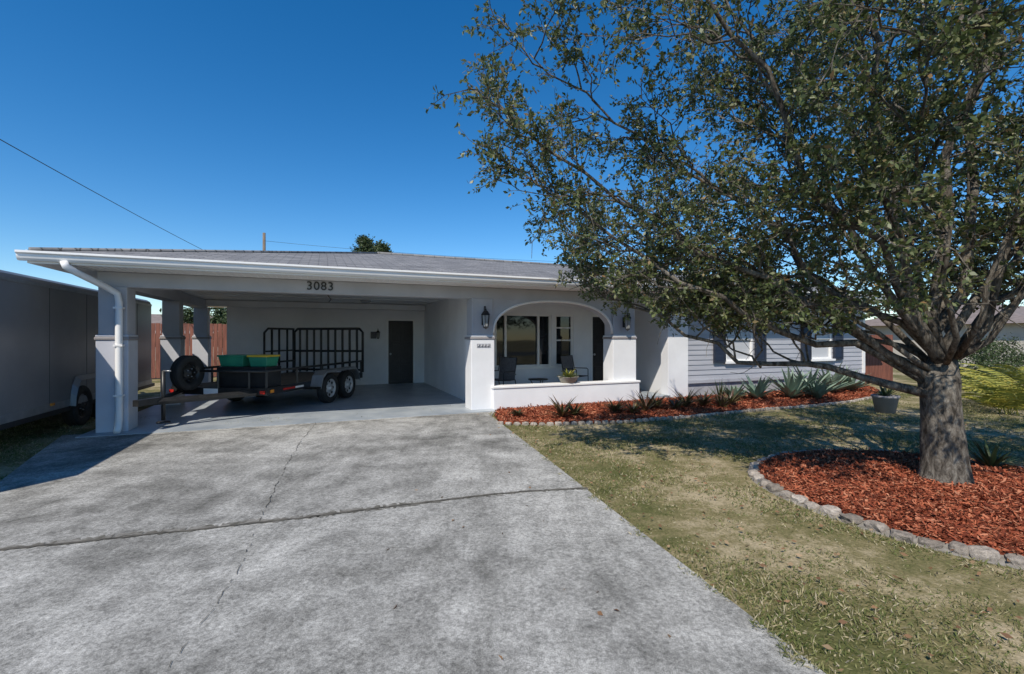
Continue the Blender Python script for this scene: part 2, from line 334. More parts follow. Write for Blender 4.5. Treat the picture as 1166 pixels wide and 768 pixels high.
# ------------------------------------------------------------------ main house
H=empty('stucco_house',(P0[0],P0[1],0),A)
uL,uR,vF,vB=-6.98,13.1,-.62,10.0; ze=2.78; vr=(vF+vB)/2; hs=vr-vF; zr=3.97
m=MB(); m.add([(uL,vF,ze),(uR,vF,ze),(uR,vB,ze),(uL,vB,ze),(uL+hs,vr,zr),(uR-hs,vr,zr)],[(0,1,5,4),(1,2,5),(2,3,4,5),(3,0,4),(3,2,1,0)],'roof')
m.obj('roof',H)
m=MB()
m.tube([(uL+hs,vr,zr+.01),(uR-hs,vr,zr+.01)],.05,'roof',6)
for a,b in (((uL,vF),(uL+hs,vr)),((uR,vF),(uR-hs,vr))): m.tube([(a[0],a[1],ze+.01),(b[0],b[1],zr+.01)],.04,'roof',6)
m.obj('ridge_cap',H)
kp=[(vF-.002,2.63),(vF-.05,2.63),(vF-.075,2.66),(vF-.085,2.69),(vF-.085,2.715),(vF-.115,2.735),(vF-.115,2.765),(vF-.105,2.765),(vF-.002,2.745)]
m=MB(); m.extr(kp,'x',uL-.11,uR+.05,'white'); m.obj('gutter',H)
m=MB(); m.box((uL,uR),(vF,vF+.03),(2.60,2.777),'white'); m.box((uL-.03,uL),(vF,vB),(2.60,2.777),'white'); m.box((uR,uR+.03),(vF,vB),(2.60,2.777),'white'); m.box((uL,uR),(vB-.03,vB),(2.60,2.777),'white')
m.box((uL-.045,uL-.03),(vF,vB),(2.70,2.79),'white'); m.obj('fascia',H,.004)
m=MB(); m.box((uL,uR),(vF+.03,vB-.03),(2.605,2.62),'ceil')
for u in np.arange(uL+.3,uR,.1): m.box((u,u+.012),(vF+.04,-.01),(2.599,2.6055),'white')
m.obj('soffit',H)
m=MB()
for v in (1.6,2.85,4.1,5.35): m.box((-6,-.02),(v,v+.04),(2.592,2.604),'ceil')
m.box((-3.1,-3.06),(.3,6.15),(2.590,2.603),'ceil'); m.obj('ceiling_batten',H)
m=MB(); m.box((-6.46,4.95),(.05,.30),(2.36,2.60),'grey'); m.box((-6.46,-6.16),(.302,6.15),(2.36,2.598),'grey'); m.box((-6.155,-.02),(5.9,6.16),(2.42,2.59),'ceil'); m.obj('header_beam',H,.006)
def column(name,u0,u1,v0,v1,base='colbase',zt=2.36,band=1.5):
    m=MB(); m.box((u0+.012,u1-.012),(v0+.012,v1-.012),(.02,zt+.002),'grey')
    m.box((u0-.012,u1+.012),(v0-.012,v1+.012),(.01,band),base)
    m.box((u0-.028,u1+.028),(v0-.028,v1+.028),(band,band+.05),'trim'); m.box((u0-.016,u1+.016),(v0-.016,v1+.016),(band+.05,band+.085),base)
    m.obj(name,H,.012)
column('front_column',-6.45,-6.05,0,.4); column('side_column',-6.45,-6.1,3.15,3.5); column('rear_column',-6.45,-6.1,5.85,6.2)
column('porch_column',-.25,.24,0,.42,'stucco'); column('porch_column',3.24,3.88,0,.4,'stucco')
m=MB(); pr=.05
m.tube([(-6.58,vF-.05,2.64),(-6.56,vF-.05,2.57),(-6.48,vF+.03,2.5),(-6.28,-.19,2.34),(-6.16,-.08,2.24),(-6.14,-.075,2.1),(-6.14,-.075,.22),(-6.14,-.1,.12),(-6.12,-.22,.06)],pr,'white',10)
for z in (.6,1.4,2.0): m.box((-6.2,-6.08),(-.13,-.015),(z,z+.03),'white')
m.obj('downspout',H)
box('carport_floor',H,(-6.6,.24),(-.30,6.2),(-.03,.032),'floor',0)
m=MB(); m.box((0,.2),(.42,6.2),(.02,2.6),'stucco'); m.obj('carport_side_wall',H)
m=MB(); m.box((-5.7,-1.22),(6.2,6.4),(.02,2.6),'stucco'); m.box((-.32,.2),(6.2,6.4),(.02,2.6),'stucco'); m.box((-1.22,-.32),(6.2,6.4),(2.12,2.6),'stucco')
m.box((-5.7,-5.5),(6.4,9.4),(.02,2.6),'stucco'); m.obj('carport_rear_wall',H)
def door(name,parent,u0,u1,v,z0,z1):
    m=MB(); m.box((u0,u1),(v+.05,v+.09),(z0,z1),'door')
    w=u1-u0;h=z1-z0
    rows=[(.06,.30),(.34,.62),(.66,.92)]
    for c0,c1 in ((.12,.46),(.54,.88)):
        for r0,r1 in rows:
            a,b,c,d=u0+w*c0,u0+w*c1,z0+h*r0,z0+h*r1
            m.box((a,b),(v+.035,v+.05),(c,c+.02),'door');m.box((a,b),(v+.035,v+.05),(d-.02,d),'door')
            m.box((a,a+.02),(v+.035,v+.05),(c+.02,d-.02),'door');m.box((b-.02,b),(v+.035,v+.05),(c+.02,d-.02),'door')
            m.box((a+.05,b-.05),(v+.038,v+.05),(c+.05,d-.05),'door')
    m.lathe([(0,-.05),(.03,-.045),(.034,-.02),(.015,0),(.015,.02)],'steel',(u0+.07,v+.03,z0+h*.47),'y',14)
    for a,b in ((u0-.05,u0),(u1,u1+.05)): m.box((a,b),(v-.02,v+.1),(z0,z1+.05),'white')
    m.box((u0,u1),(v-.02,v+.1),(z1,z1+.05),'white')
    m.obj(name,parent,.003)
door('carport_door',H,-1.17,-.37,6.17,.04,2.08)
box('porch_floor',H,(.24,4.9),(-.04,2.2),(-.02,.10),'floor')
m=MB(); m.box((.2,3.92),(-.10,.16),(.0,.46),'stucco'); m.box((.18,3.94),(-.12,.18),(.46,.51),'white'); m.obj('porch_low_wall',H,.01)
N=28; pts=[]
for i in range(N+1):
    t=math.pi*(1-i/N); cx,sx=math.cos(t),math.sin(t)
    pts.append((1.74+1.5*math.copysign(abs(cx)**.85,cx),1.60+.72*abs(sx)**.85))
m=MB()
def archstrip(mb,pts,top,v0,v1,k):
    n=len(pts); vs=[(p[0],v0,p[1]) for p in pts]+[(p[0],v0,top) for p in pts]+[(p[0],v1,p[1]) for p in pts]+[(p[0],v1,top) for p in pts]
    fs=[]
    for i in range(n-1): fs+=[(i,i+1,n+i+1,n+i),(2*n+i,3*n+i,3*n+i+1,2*n+i+1),(i,2*n+i,2*n+i+1,i+1)]
    mb.add(vs,fs,k)
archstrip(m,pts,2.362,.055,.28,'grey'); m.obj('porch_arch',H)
m=MB(); m.tube([(p[0],.04,p[1]+.03) for p in pts],.028,'white',6); m.obj('arch_trim',H)
pv=2.0
def wallpieces(m,v0,v1,u0,u1,z0,z1,holes,k):
    us=sorted(holes); cur=u0
    for (a,b,c,d) in us:
        if a>cur: m.box((cur,a),(v0,v1),(z0,z1),k)
        if c>z0: m.box((a,b),(v0,v1),(z0,c),k)
        m.box((a,b),(v0,v1),(d,z1),k); cur=b
    if cur<u1: m.box((cur,u1),(v0,v1),(z0,z1),k)
m=MB(); wallpieces(m,pv,pv+.2,.2,5.0,.02,2.6,[(1.0,2.62,.76,2.16),(2.74,3.3,.76,2.16),(3.86,4.78,.1,2.16)],'stucco'); m.obj('porch_rear_wall',H)
def window(name,u0,u1,v,z0,z1,verts=(),horiz=(),blind=False):
    m=MB(); m.box((u0,u1),(v+.10,v+.12),(z0,z1),'glass')
    if blind: m.box((u0+.04,u1-.04),(v+.085,v+.097),(z0+.05,z1-.05),'blind')
    f=.05
    m.box((u0,u0+f),(v+.03,v+.09),(z0,z1),'white');m.box((u1-f,u1),(v+.03,v+.09),(z0,z1),'white')
    m.box((u0+f,u1-f),(v+.03,v+.09),(z0,z0+f),'white');m.box((u0+f,u1-f),(v+.03,v+.09),(z1-f,z1),'white')
    for x in verts: m.box((x-.03,x+.03),(v+.032,v+.088),(z0+f,z1-f),'white')
    for x in horiz: m.box((u0+f,u1-f),(v+.034,v+.086),(x-.018,x+.018),'white')
    m.box((u0-.07,u1+.07),(v-.05,v+.028),(z0-.06,z0-.002),'white')
    m.obj(name,H,.004)
window('porch_window',1.0,2.62,pv,.76,2.16,(1.3,2.25)); window('porch_window',2.74,3.3,pv,.76,2.16,(),(1.46,1.8))
door('front_door',H,3.92,4.74,pv+.02,.11,2.12)
m=MB(); m.box((5.0,5.2),(.28,pv),(.02,2.6),'stucco'); m.box((4.86,5.5),(0,.27),(.02,2.6),'stucco'); m.obj('wing_pilaster',H,.006)
m=MB(); holes=[(6.8,7.78,.9,2.1),(10.1,11.0,.9,2.1)]
wallpieces(m,.06,.26,5.5,12.5,.02,2.6,holes,'plinth'); m.box((12.3,12.5),(.26,9.4),(.02,2.6),'siding'); m.box((-5.5,12.3),(9.2,9.4),(.02,2.6),'siding'); m.obj('wing_wall',H)
m=MB(); z=.44
while z<2.58:
    segs=[(5.52,12.5)]
    for (a,b,c,d) in holes:
        if z+.13>c-.06 and z<d+.02:
            ns=[]
            for s in segs:
                if s[0]<a<s[1]: ns+=[(s[0],a-.03),(b+.03,s[1])]
                else: ns.append(s)
            segs=ns
    for a,b in segs:
        m.extr([(.058,z),(.028,z),(.043,z+.128),(.058,z+.128)],'x',a,b,'siding')
    z+=.13
m.box((5.5,12.5),(.0,.058),(.36,.438),'siding'); m.box((12.42,12.52),(.0,.07),(.439,2.6),'white'); m.obj('lap_siding',H)
for (a,b,c,d) in holes:
    window('wing_window',a,b,.0,c,d,(),((c+d)/2,),True)
    for s0,s1 in ((a-.45,a-.05),(b+.05,b+.45)):
        m=MB(); m.box((s0,s0+.05),(-.03,.018),(c-.03,d+.03),'shutter');m.box((s1-.05,s1),(-.03,.018),(c-.03,d+.03),'shutter')
        for zz in (c-.03,(c+d)/2-.03,d-.03): m.box((s0+.05,s1-.05),(-.03,.018),(zz,zz+.06),'shutter')
        zz=c+.04
        while zz<d-.05: m.extr([(.015,zz),(-.022,zz),(-.012,zz+.03),(.015,zz+.034)],'x',s0+.05,s1-.05,'shutter'); zz+=.038
        m.box((s0+.05,s1-.05),(.0152,.018),(c,d),'shutter'); m.obj('shutter',H)
def lantern(name,parent,u,v,z,s=1):
    m=MB(); y=v-.13*s
    m.lathe([(0,0),(.045*s,.0),(.055*s,.02*s),(.075*s,.24*s),(.06*s,.25*s)],'glassbulb',(u,y,z-.12*s),'z',6,False)
    for i in range(6):
        w=math.pi*2*i/6; m.bar((u+.056*s*math.cos(w),y+.056*s*math.sin(w),z-.11*s),(u+.078*s*math.cos(w),y+.078*s*math.sin(w),z+.12*s),.009*s,'black')
    m.lathe([(0,-.05*s),(.02*s,-.035*s),(.06*s,-.01*s),(.06*s,.004)],'black',(u,y,z-.12*s),'z',6,False)
    m.lathe([(.098*s,0),(.095*s,.02*s),(.045*s,.09*s),(.02*s,.1*s),(.02*s,.13*s),(0,.15*s)],'black',(u,y,z+.125*s),'z',6,False)
    m.tube([(u,y,z+.25*s),(u,y+.03,z+.31*s),(u,v-.04,z+.31*s),(u,v-.02,z+.2*s),(u,v-.02,z)],.011*s,'black',6)
    m.box((u-.05*s,u+.05*s),(v-.02,v-.002),(z-.08*s,z+.16*s),'black'); m.obj(name,parent)
lantern('wall_lantern',H,.02,.01,1.88); lantern('wall_lantern',H,3.56,.01,1.86); lantern('door_lantern',H,-1.5,6.2,1.6,.7)
def text(s,u,v,z,size):
    c=bpy.data.curves.new('house_number','FONT'); c.body=s; c.size=size; c.extrude=.008; c.align_x='CENTER'; c.align_y='CENTER'; c.space_character=1.1; c.offset=.002
    o=bpy.data.objects.new('house_number',c); C.objects.link(o); c.materials.append(M['black']); o.parent=H; o.location=(u,v,z); o.rotation_euler=(math.pi/2,0,0)
text('3083',-3.17,.038,2.49,.22)
m=MB(); m.box((-2.3,-2.1),(6.15,6.198),(1.15,1.4),'white'); m.box((-1.72,-1.55),(6.16,6.198),(1.5,1.72),'cushion'); m.obj('utility_box',H,.004)
m=MB(); m.lathe([(.14,0),(.15,-.03),(.1,-.07),(0,-.085)],'glassbulb',(-2.0,4.6,2.6),'z',20); m.tube([(-3.0,2.2,2.6),(-3.02,2.2,2.5),(-2.95,2.22,2.42),(-3.0,2.2,2.36)],.012,'black',5); m.obj('ceiling_light',H)
m=MB()
for i in range(4): m.lathe([(0,-.01),(.02,-.008),(.02,0)],'steel',(-.10+i*.07,-.022,1.37),'y',10)
m.box((-.14,.16),(-.020,-.014),(1.33,1.41),'plinth'); m.obj('wall_plaque',H)
# ------------------------------------------------------------------ porch furniture
def chair(u,v,rot):
    x,y=W(u,v); E=empty('patio_chair',(x,y,.10),A+rot)
    m=MB(); r=.012
    for s in (-.26,.26):
        m.tube([(s,-.25,0),(s,-.24,.6),(s,-.2,.63),(s,.2,.62),(s,.27,.95)],r,'black',6)
        m.tube([(s,.3,0),(s,.2,.42),(s,-.25,.43)],r,'black',6)
    for y0,z0 in ((-.24,.43),(.2,.42),(.27,.95),(.23,.55)): m.tube([(-.26,y0,z0),(.26,y0,z0)],r,'black',6)
    m.obj('frame',E)
    m=MB(); m.add([(-.25,-.24,.43),(.25,-.24,.43),(.25,0,.405),(-.25,0,.405),(.25,.2,.42),(-.25,.2,.42),(.25,.275,.95),(-.25,.275,.95)],[(0,1,2,3),(3,2,4,5),(5,4,6,7)],'cushion'); o=m.obj('mesh_seat',E)
    s=o.modifiers.new('s','SOLIDIFY'); s.thickness=.012
chair(.85,1.15,math.radians(-60)); chair(3.0,1.4,math.radians(25))
x,y=W(1.75,1.0); E=empty('side_table',(x,y,.10),A)
m=MB(); m.lathe([(0,.43),(.24,.43),(.25,.42),(.24,.405),(0,.405)],'black',(0,0,0),'z',24)
for i in range(3):
    w=i*2.094+.4; m.tube([(.2*math.cos(w),.2*math.sin(w),.41),(.08*math.cos(w),.08*math.sin(w),.2),(.22*math.cos(w),.22*math.sin(w),0)],.011,'black',6)
m.obj('table_frame',E)
# ------------------------------------------------------------------ plants
def rosette(name,loc,n,L,Wd,mat,droop=.5,up=.9,seg=5,parent=None,zj=.2):
    m=MB()
    for i in range(n):
        a=i*2.399+random.uniform(-.2,.2); t0=random.uniform(up*.35,up*1.25); l=L*random.uniform(.7,1.1); w=Wd*random.uniform(.8,1.15)
        d=Vector((math.cos(a),math.sin(a),0)); s=Vector((-d.y,d.x,0)); p=Vector((0,0,.02))+d*.02; el=min(t0,1.5)
        vs=[]
        for k in range(seg+1):
            q=k/seg; ww=w*(.7+.6*q if q<.4 else .94*(1-q)/.6)*.5+.001
            nrm=Vector((-d.x*math.sin(el),-d.y*math.sin(el),math.cos(el)))
            vs+=[p+s*ww+nrm*ww*.35,p,p-s*ww+nrm*ww*.35]
            p=p+(d*math.cos(el)+Vector((0,0,math.sin(el))))*(l/seg); el-=droop*.6*random.uniform(.6,1.3)*zj
        fs=[]
        for k in range(seg): fs+=[(3*k,3*k+1,3*k+4,3*k+3),(3*k+1,3*k+2,3*k+5,3*k+4)]
        m.add(vs,fs,mat,True)
    o=m.obj(name,parent,loc=loc); return o
for (x,y,s) in [(.95,8.75,1.25),(1.2,8.95,.9),(2.05,9.3,1.0),(2.75,9.55,1.4),(3.05,9.85,1.1),(3.75,10.05,1.4),(4.2,10.2,1.2),(4.85,10.35,1.1),(2.4,9.2,.8),(.1,8.85,.5),(3.4,9.7,1.0),(4.5,10.0,.9)]:
    rosette('bromeliad_plant',(x,y,.03),38,.38*s,.045,'brom',.8,.95)
for (x,y,s) in [(6.0,11.4,.9),(6.9,11.5,1.15),(7.7,12.1,1.35),(8.6,12.6,1.3),(9.5,13.1,1.1),(5.4,11.3,.65),(7.5,11.4,.8)]:
    rosette('agave_plant',(x,y,.03),34,.75*s,.13,'agave',.3,.95)
for (x,y,s) in [(5.35,5.2,1.2),(5.75,4.9,1.1),(5.1,5.6,.8)]:
    rosette('spiky_plant',(x,y,.06),40,.34*s,.035,'strap',.5,.95)
rosette('snake_plant',(5.0,11.2,.03),26,.5,.035,'strap',.05,1.35)
x,y=W(2.05,.03); E=empty('planter_bowl',(x,y,.51),A)
m=MB(); m.lathe([(0,0),(.16,0),(.23,.13),(.245,.14),(.22,.14),(.2,.11),(0,.10)],'terra',(0,0,0),'z',24); m.obj('bowl',E)
rosette('succulents',(0,0,.1),40,.26,.035,'gold',.8,.9,parent=E); rosette('succulents',(.08,.02,.1),30,.2,.03,'agave',.8,.9,parent=E); rosette('trailing',(-.1,-.02,.1),30,.26,.02,'strap',2.4,.7,parent=E)
m=MB(); m.lathe([(0,0),(.17,0),(.22,.30),(.24,.31),(.24,.35),(.21,.35),(.19,.28),(0,.28)],'trim',(0,0,0),'z',20); o=m.obj('garden_pot',loc=(7.7,9.6,0))
rosette('pot_plant',(0,0,.28),26,.35,.05,'strap',.3,1.0,parent=o)
def foliage(name,blobs,n,L,mat,parent=None,trunk=None,wr=.45):
    cs=[]
    tot=sum(b[3]**2 for b in blobs)
    for (x,y,z,r) in blobs:
        k=int(n*r*r/tot)
        sub=unit(rng.normal(size=(max(6,int(10*r)),3)))*r*rng.uniform(.45,.95,(max(6,int(10*r)),1))
        idx=rng.integers(0,len(sub),k); c=sub[idx]+rng.normal(size=(k,3))*r*.2
        cs.append(c+[x,y,z])
    c=np.concatenate(cs); c=c[c[:,2]>.03]; k=len(c); Ls=rng.uniform(.6,1.3,k)*L
    return quads(name,leafquads(c,rng.normal(size=(k,3)),Ls,Ls*wr),mat,parent)
def bgtree(name,x,y,h,r,mat='farleaf',n=6000,L=.22):
    E=empty(name,(x,y,0))
    m=MB(); m.tube([(0,0,0),(.1,0,h*.35),(0,.1,h*.75)],[.22,.17,.07],'bark',8)
    bl=[]
    for i in range(7):
        a=random.uniform(0,6.28); q=random.uniform(.2,.75)*r; zz=h-r*random.uniform(.5,1.5)
        bl.append((math.cos(a)*q,math.sin(a)*q,zz,r*random.uniform(.4,.65))); m.tube([(.05,0,h*.4),(math.cos(a)*q*.5,math.sin(a)*q*.5,h*.6),(math.cos(a)*q,math.sin(a)*q,zz)],[.1,.06,.02],'bark',5)
    m.obj('trunk',E); foliage('crown',bl,n,L,mat,E)
bgtree('shade_tree',-10.7,35,9.3,1.5,n=9000)
for (x,y,h,r) in [(-19,31,3.9,1.6),(-22,33,4.2,1.8),(-16.5,34,3.8,1.5)]: bgtree('shade_tree',x,y,h,r,n=4000)
for (x,y,h,r) in [(33,27,4.5,2.3),(46,36,6,3),(18,30,6,3)]: bgtree('shade_tree',x,y,h,r,n=5000,L=.3)
bl=[]
for i in range(110):
    a=math.radians(-75+150*i/110); d=random.uniform(75,110); bl.append((d*math.sin(a),d*math.cos(a),random.uniform(1.0,2.2),random.uniform(2.5,4)))
foliage('distant_trees',bl,40000,.9,'farleaf')
for (x,y) in [(10.0,9.3),(10.9,9.9),(11.7,10.6),(12.6,11.4)]:
    E=empty('areca_palm',(x,y,0)); m=MB()
    for i in range(24):
        a=random.uniform(0,6.28); l=random.uniform(.9,1.5); el=random.uniform(.8,1.4); p=Vector((random.uniform(-.2,.2),random.uniform(-.2,.2),0)); pts_=[]
        for k in range(9):
            pts_.append(p.copy()); p=p+Vector((math.cos(a)*math.cos(el),math.sin(a)*math.cos(el),math.sin(el)))*l/8; el-=.17
        m.tube(pts_,.007,'gold',4)
        for k in range(2,9):
            for s in (-1,1):
                for e in (0,.5):
                    b=pts_[k].lerp(pts_[max(k-1,0)],e); d=Vector((-math.sin(a)*s,math.cos(a)*s,0))+Vector((math.cos(a),math.sin(a),.3))*.8; d.normalize(); t=b+d*random.uniform(.18,.3)-Vector((0,0,.04))
                    w=Vector((0,0,.012))+Vector((math.cos(a),math.sin(a),0))*.012; mid=b.lerp(t,.4)
                    m.add([b,mid+w,t,mid-w],[(0,1,2,3)],'gold')
    m.obj('fronds',E)
foliage('hedge',[(13.0+i*1.3,13.5+i*.9,.55,.8) for i in range(6)],9000,.09,'farleaf')
# ------------------------------------------------------------------ fences, neighbours, pole
def fence(name,pts,h,w=.14):
    m=MB()
    for (a,b) in zip(pts,pts[1:]):
        d=math.dist(a,b); n=int(d/(w+.012)); dx,dy=(b[0]-a[0])/d,(b[1]-a[1])/d
        for i in range(n):
            s=i*(w+.012); x0,y0=a[0]+dx*s,a[1]+dy*s; x1,y1=x0+dx*w,y0+dy*w; hh=h+random.uniform(-.015,.015); nx,ny=-dy*.02,dx*.02
            m.add([(x0,y0,.03),(x1,y1,.03),(x1+nx,y1+ny,.03),(x0+nx,y0+ny,.03),(x0,y0,hh),(x1,y1,hh),(x1+nx,y1+ny,hh),(x0+nx,y0+ny,hh)],[(0,3,2,1),(4,5,6,7),(0,1,5,4),(1,2,6,5),(2,3,7,6),(3,0,4,7)],'fence')
    m.obj(name)
fence('wood_fence',[W(-16,11.5),W(-2,11.5)],2.05)
fence('wood_fence',[W(12.55,.6),W(15.0,.6)],1.62)
fence('wood_fence',[W(15.0,.6),W(15.2,9)],1.62)
def hiphouse(name,x,y,rot,L,D,h,zr_,wall,roof):
    E=empty(name,(x,y,0),rot); m=MB(); m.box((-L/2,L/2),(0,D),(0,h),wall)
    for u in np.arange(-L/2+1.5,L/2-1.5,3): m.box((u,u+1.2),(-.02,.0),(.9,2.0),'glass'); m.box((u-.08,u),(-.04,.0),(.82,2.08),'white'); m.box((u+1.2,u+1.28),(-.04,.0),(.82,2.08),'white')
    m.obj('walls',E)
    m=MB(); o=.5; m.add([(-L/2-o,-o,h),(L/2+o,-o,h),(L/2+o,D+o,h),(-L/2-o,D+o,h),(-L/2+D/2,D/2,zr_),(L/2-D/2,D/2,zr_)],[(0,1,5,4),(1,2,5),(2,3,4,5),(3,0,4),(3,2,1,0)],roof); m.obj('roof',E)
    m=MB(); m.box((-L/2-o,L/2+o),(-o-.03,-o),(h-.12,h+.05),'white'); m.obj('fascia',E)
hiphouse('neighbour_house',31,24,A,15,9,2.2,3.5,'tan','roofbrown')
hiphouse('neighbour_house',-24,30,A,14,8,1.9,3.2,'tan','roofbrown')
m=MB(); m.tube([(-21.3,40,0),(-21.3,40,10.5)],[.16,.12],'pole',8); m.box((-21.5,-21.1),(39.6,39.84),(8.2,8.9),'steel'); m.obj('utility_pole')
m=MB(); a=Vector((-21.3,39.9,6.6)); b=Vector((-8.2,-4,7.2)); m.tube([a.lerp(b,t)+Vector((0,0,-1.0*4*t*(1-t)*.5)) for t in np.linspace(0,1,24)],.012,'black',5); m.obj('overhead_wire')
m=MB(); a=Vector((-21.3,39.9,9.8)); b=Vector((40,46,9.3)); m.tube([a.lerp(b,t)+Vector((0,0,-1.2*4*t*(1-t))) for t in np.linspace(0,1,24)],.012,'black',5); m.obj('overhead_wire')
# ------------------------------------------------------------------ wheels
def wheel(mb,c,R=.34,w=.2,side=1,rim='rim'):
    x,y,z=c; h=w/2
    mb.lathe([(R*.62,-h*.8),(R*.72,-h),(R*.93,-h*.95),(R,-h*.7),(R,h*.7),(R*.93,h*.95),(R*.72,h),(R*.62,h*.8)],'rubber',c,'x',32)
    for o in (-.5,0,.5): mb.lathe([(R+.004,o*w*.55-.008),(R+.004,o*w*.55+.008)],'black',c,'x',32)
    mb.lathe([(R*.62,h*.8*side),(R*.58,h*.75*side),(R*.55,h*.35*side),(R*.36,h*.3*side),(R*.3,h*.55*side),(R*.16,h*.6*side),(R*.14,h*.95*side),(0,h*1.0*side)],rim,c,'x',28)
    mb.lathe([(R*.6,-h*.7*side),(0,-h*.5*side)],'black',c,'x',20)
    for i in range(8):
        a=i*math.pi/4; mb.lathe([(.03,.0),(.03,.012*side),(0,.013*side)],'black',(x+h*.34*side,y+R*.46*math.cos(a),z+R*.46*math.sin(a)),'x',10)
    for i in range(5):
        a=i*2*math.pi/5; mb.lathe([(.011,0),(.011,.02*side),(0,.022*side)],'steel',(x+h*.58*side,y+R*.23*math.cos(a),z+R*.23*math.sin(a)),'x',6)
x,y=W(-7.05,0); CT=empty('cargo_trailer',(x,y,0),A)
m=MB(); v0,v1,wd,zb,zt=-4.2,5.2,2.15,.42,2.46; nb=.55
fp=[(0,v0),(0,v1-nb),(-.10,v1-.22),(-.35,v1-.03),(-.55,v1),(-wd+.55,v1),(-wd+.35,v1-.03),(-wd+.1,v1-.22),(-wd,v1-nb),(-wd,v0)]
lay=[(0,zb),(0,zt-.12),(.02,zt-.05),(.07,zt-.01),(.14,zt)]
vs=[];n=len(fp);cx,cy=-wd/2,(v0+v1)/2
for ins,z in lay:
    for p in fp: vs.append((p[0]+ins*(1 if p[0]<cx else -1),p[1]+ins*(1 if p[1]<cy else -1),z))
fs=[(k*n+i,k*n+(i+1)%n,(k+1)*n+(i+1)%n,(k+1)*n+i) for k in range(len(lay)-1) for i in range(n)]+[tuple(range(n)),tuple((len(lay)-1)*n+i for i in range(n))]
m.add(vs,fs,'bulk'); m.obj('body',CT)
m=MB()
for v in np.arange(v0+.6,v1-nb,1.22): m.box((0,.003),(v,v+.004),(zb+.1,zt-.15),'black')
for v in np.arange(v0+.2,v1-nb,.2):
    for z in (zb+.14,zt-.17): m.lathe([(.006,0),(.006,.004),(0,.005)],'alu',(.003,v,z),'x',6)
m.box((0,.012),(v0,v1-nb),(zb-.02,zb+.09),'alu'); m.box((0,.012),(v0,v1-nb),(zt-.15,zt-.11),'alu'); m.box((-wd,0),(v0,v1-.3),(zb-.1,zb-.022),'black'); m.obj('trim',CT)
m=MB()
for v in (1.1,1.98):
    wheel(m,(-.06,v,.35),.35,.2,1,'black'); wheel(m,(-wd+.06,v,.35),.35,.2,-1,'black')
m.tube([(-wd+.1,1.1,.35),(-.1,1.1,.35)],.04,'black',8); m.tube([(-wd+.1,1.98,.35),(-.1,1.98,.35)],.04,'black',8); m.obj('wheels',CT)
m=MB()
for k in range(14):
    a0=math.pi*k/14; a1=math.pi*(k+1)/14
    def FP(a):
        return 1.54+.88*math.cos(a), .40+.42*min(1,math.sin(a)*1.6)
    y0,z0=FP(a0);y1,z1=FP(a1); m.add([(.014,y0,z0),(.014,y1,z1),(.09,y1,z1-.01),(.09,y0,z0-.01),(.014,y0,z0+.07),(.014,y1,z1+.07)],[(0,1,2,3),(3,2,5,4)],'bulk')
m.obj('fender',CT)
m=MB(); m.tube([(-.5,v1,.4),(-wd/2,v1+1.3,.42)],.045,'black',6); m.tube([(-wd+.5,v1,.4),(-wd/2,v1+1.3,.42)],.045,'black',6); m.box((.012,.03),(.05,.15),(.48,.52),'amber'); m.obj('tongue',CT)
UT=empty('utility_trailer',(-5.42,11.0,.03),math.radians(-8))
bw,y0,y1,zd=1.0,-2.0,2.0,.50
m=MB()
m.box((-bw+.03,bw-.03),(y0+.06,y1-.06),(zd+.0,zd+.035),'wood'); m.obj('deck',UT)
m=MB()
for s in (-1,1):
    m.box((s*bw-.03,s*bw+.03),(y0,y1),(zd-.1,zd+.04),'black'); m.tube([(s*bw,y0,zd+.36),(s*bw,y1,zd+.36)],.025,'black',8)
    for yy_ in np.linspace(y0+.03,y1-.03,5): m.bar((s*bw,yy_,zd+.03),(s*bw,yy_,zd+.36),.04,'black')
m.box((-bw+.03,bw-.03),(y0,y0+.058),(zd-.1,zd+.04),'black'); m.box((-bw+.03,bw-.03),(y1-.058,y1),(zd-.1,zd+.04),'black')
m.tube([(-bw,y0,zd+.36),(bw,y0,zd+.36)],.025,'black',8)
for a in np.linspace(-.66,.66,3): m.bar((a,y0,zd+.03),(a,y0,zd+.36),.035,'black')
for a in np.linspace(y0+.5,y1-.5,5): m.box((-bw+.03,bw-.03),(a-.03,a+.03),(zd-.08,zd-.002),'black')
m.bar((-.8,y0,zd-.05),(0,y0-1.35,zd-.05),.08,'black'); m.bar((.8,y0,zd-.05),(0,y0-1.35,zd-.05),.08,'black')
m.box((-.05,.05),(y0-1.7,y0-1.25),(zd-.08,zd+.02),'black'); m.tube([(0,y0-1.2,zd+.45),(0,y0-1.2,.12)],.03,'black',8); m.lathe([(0,0),(.1,0),(.1,.02),(0,.02)],'black',(0,y0-1.2,.08),'z',14)
m.tube([(0,y0-1.2,zd+.45),(.14,y0-1.2,zd+.45)],.012,'steel',6)
m.obj('frame',UT)
m=MB(); g0,g1=zd+.05,zd+1.25; gb=1.02
for s in (-1,1): m.tube([(s*gb,y1+.03,g0),(s*gb,y1+.03,g1-.10),(s*(gb-.1),y1+.03,g1)],.034,'black',8)
m.tube([(-gb+.1,y1+.03,g1),(gb-.1,y1+.03,g1)],.034,'black',8)
for z in (g0+.06,g0+.58): m.bar((-gb,y1+.03,z),(gb,y1+.03,z),.04,'black')
for a in np.linspace(-.85,.85,9): m.bar((a,y1+.03,g0),(a,y1+.03,g1),.05,'black')
for yy_ in (.75,1.05,1.35,1.7,y1-.02): m.tube([(-bw-.02,yy_,zd),(-bw-.02,yy_,g1-(.0 if yy_>1 else .12))],.028,'black',8)
m.tube([(-bw-.02,.75,g1-.12),(-bw-.02,.9,g1-.01),(-bw-.02,y1,g1-.005)],.028,'black',8); m.tube([(-bw-.02,.75,g0+.6),(-bw-.02,y1,g0+.6)],.02,'black',8)
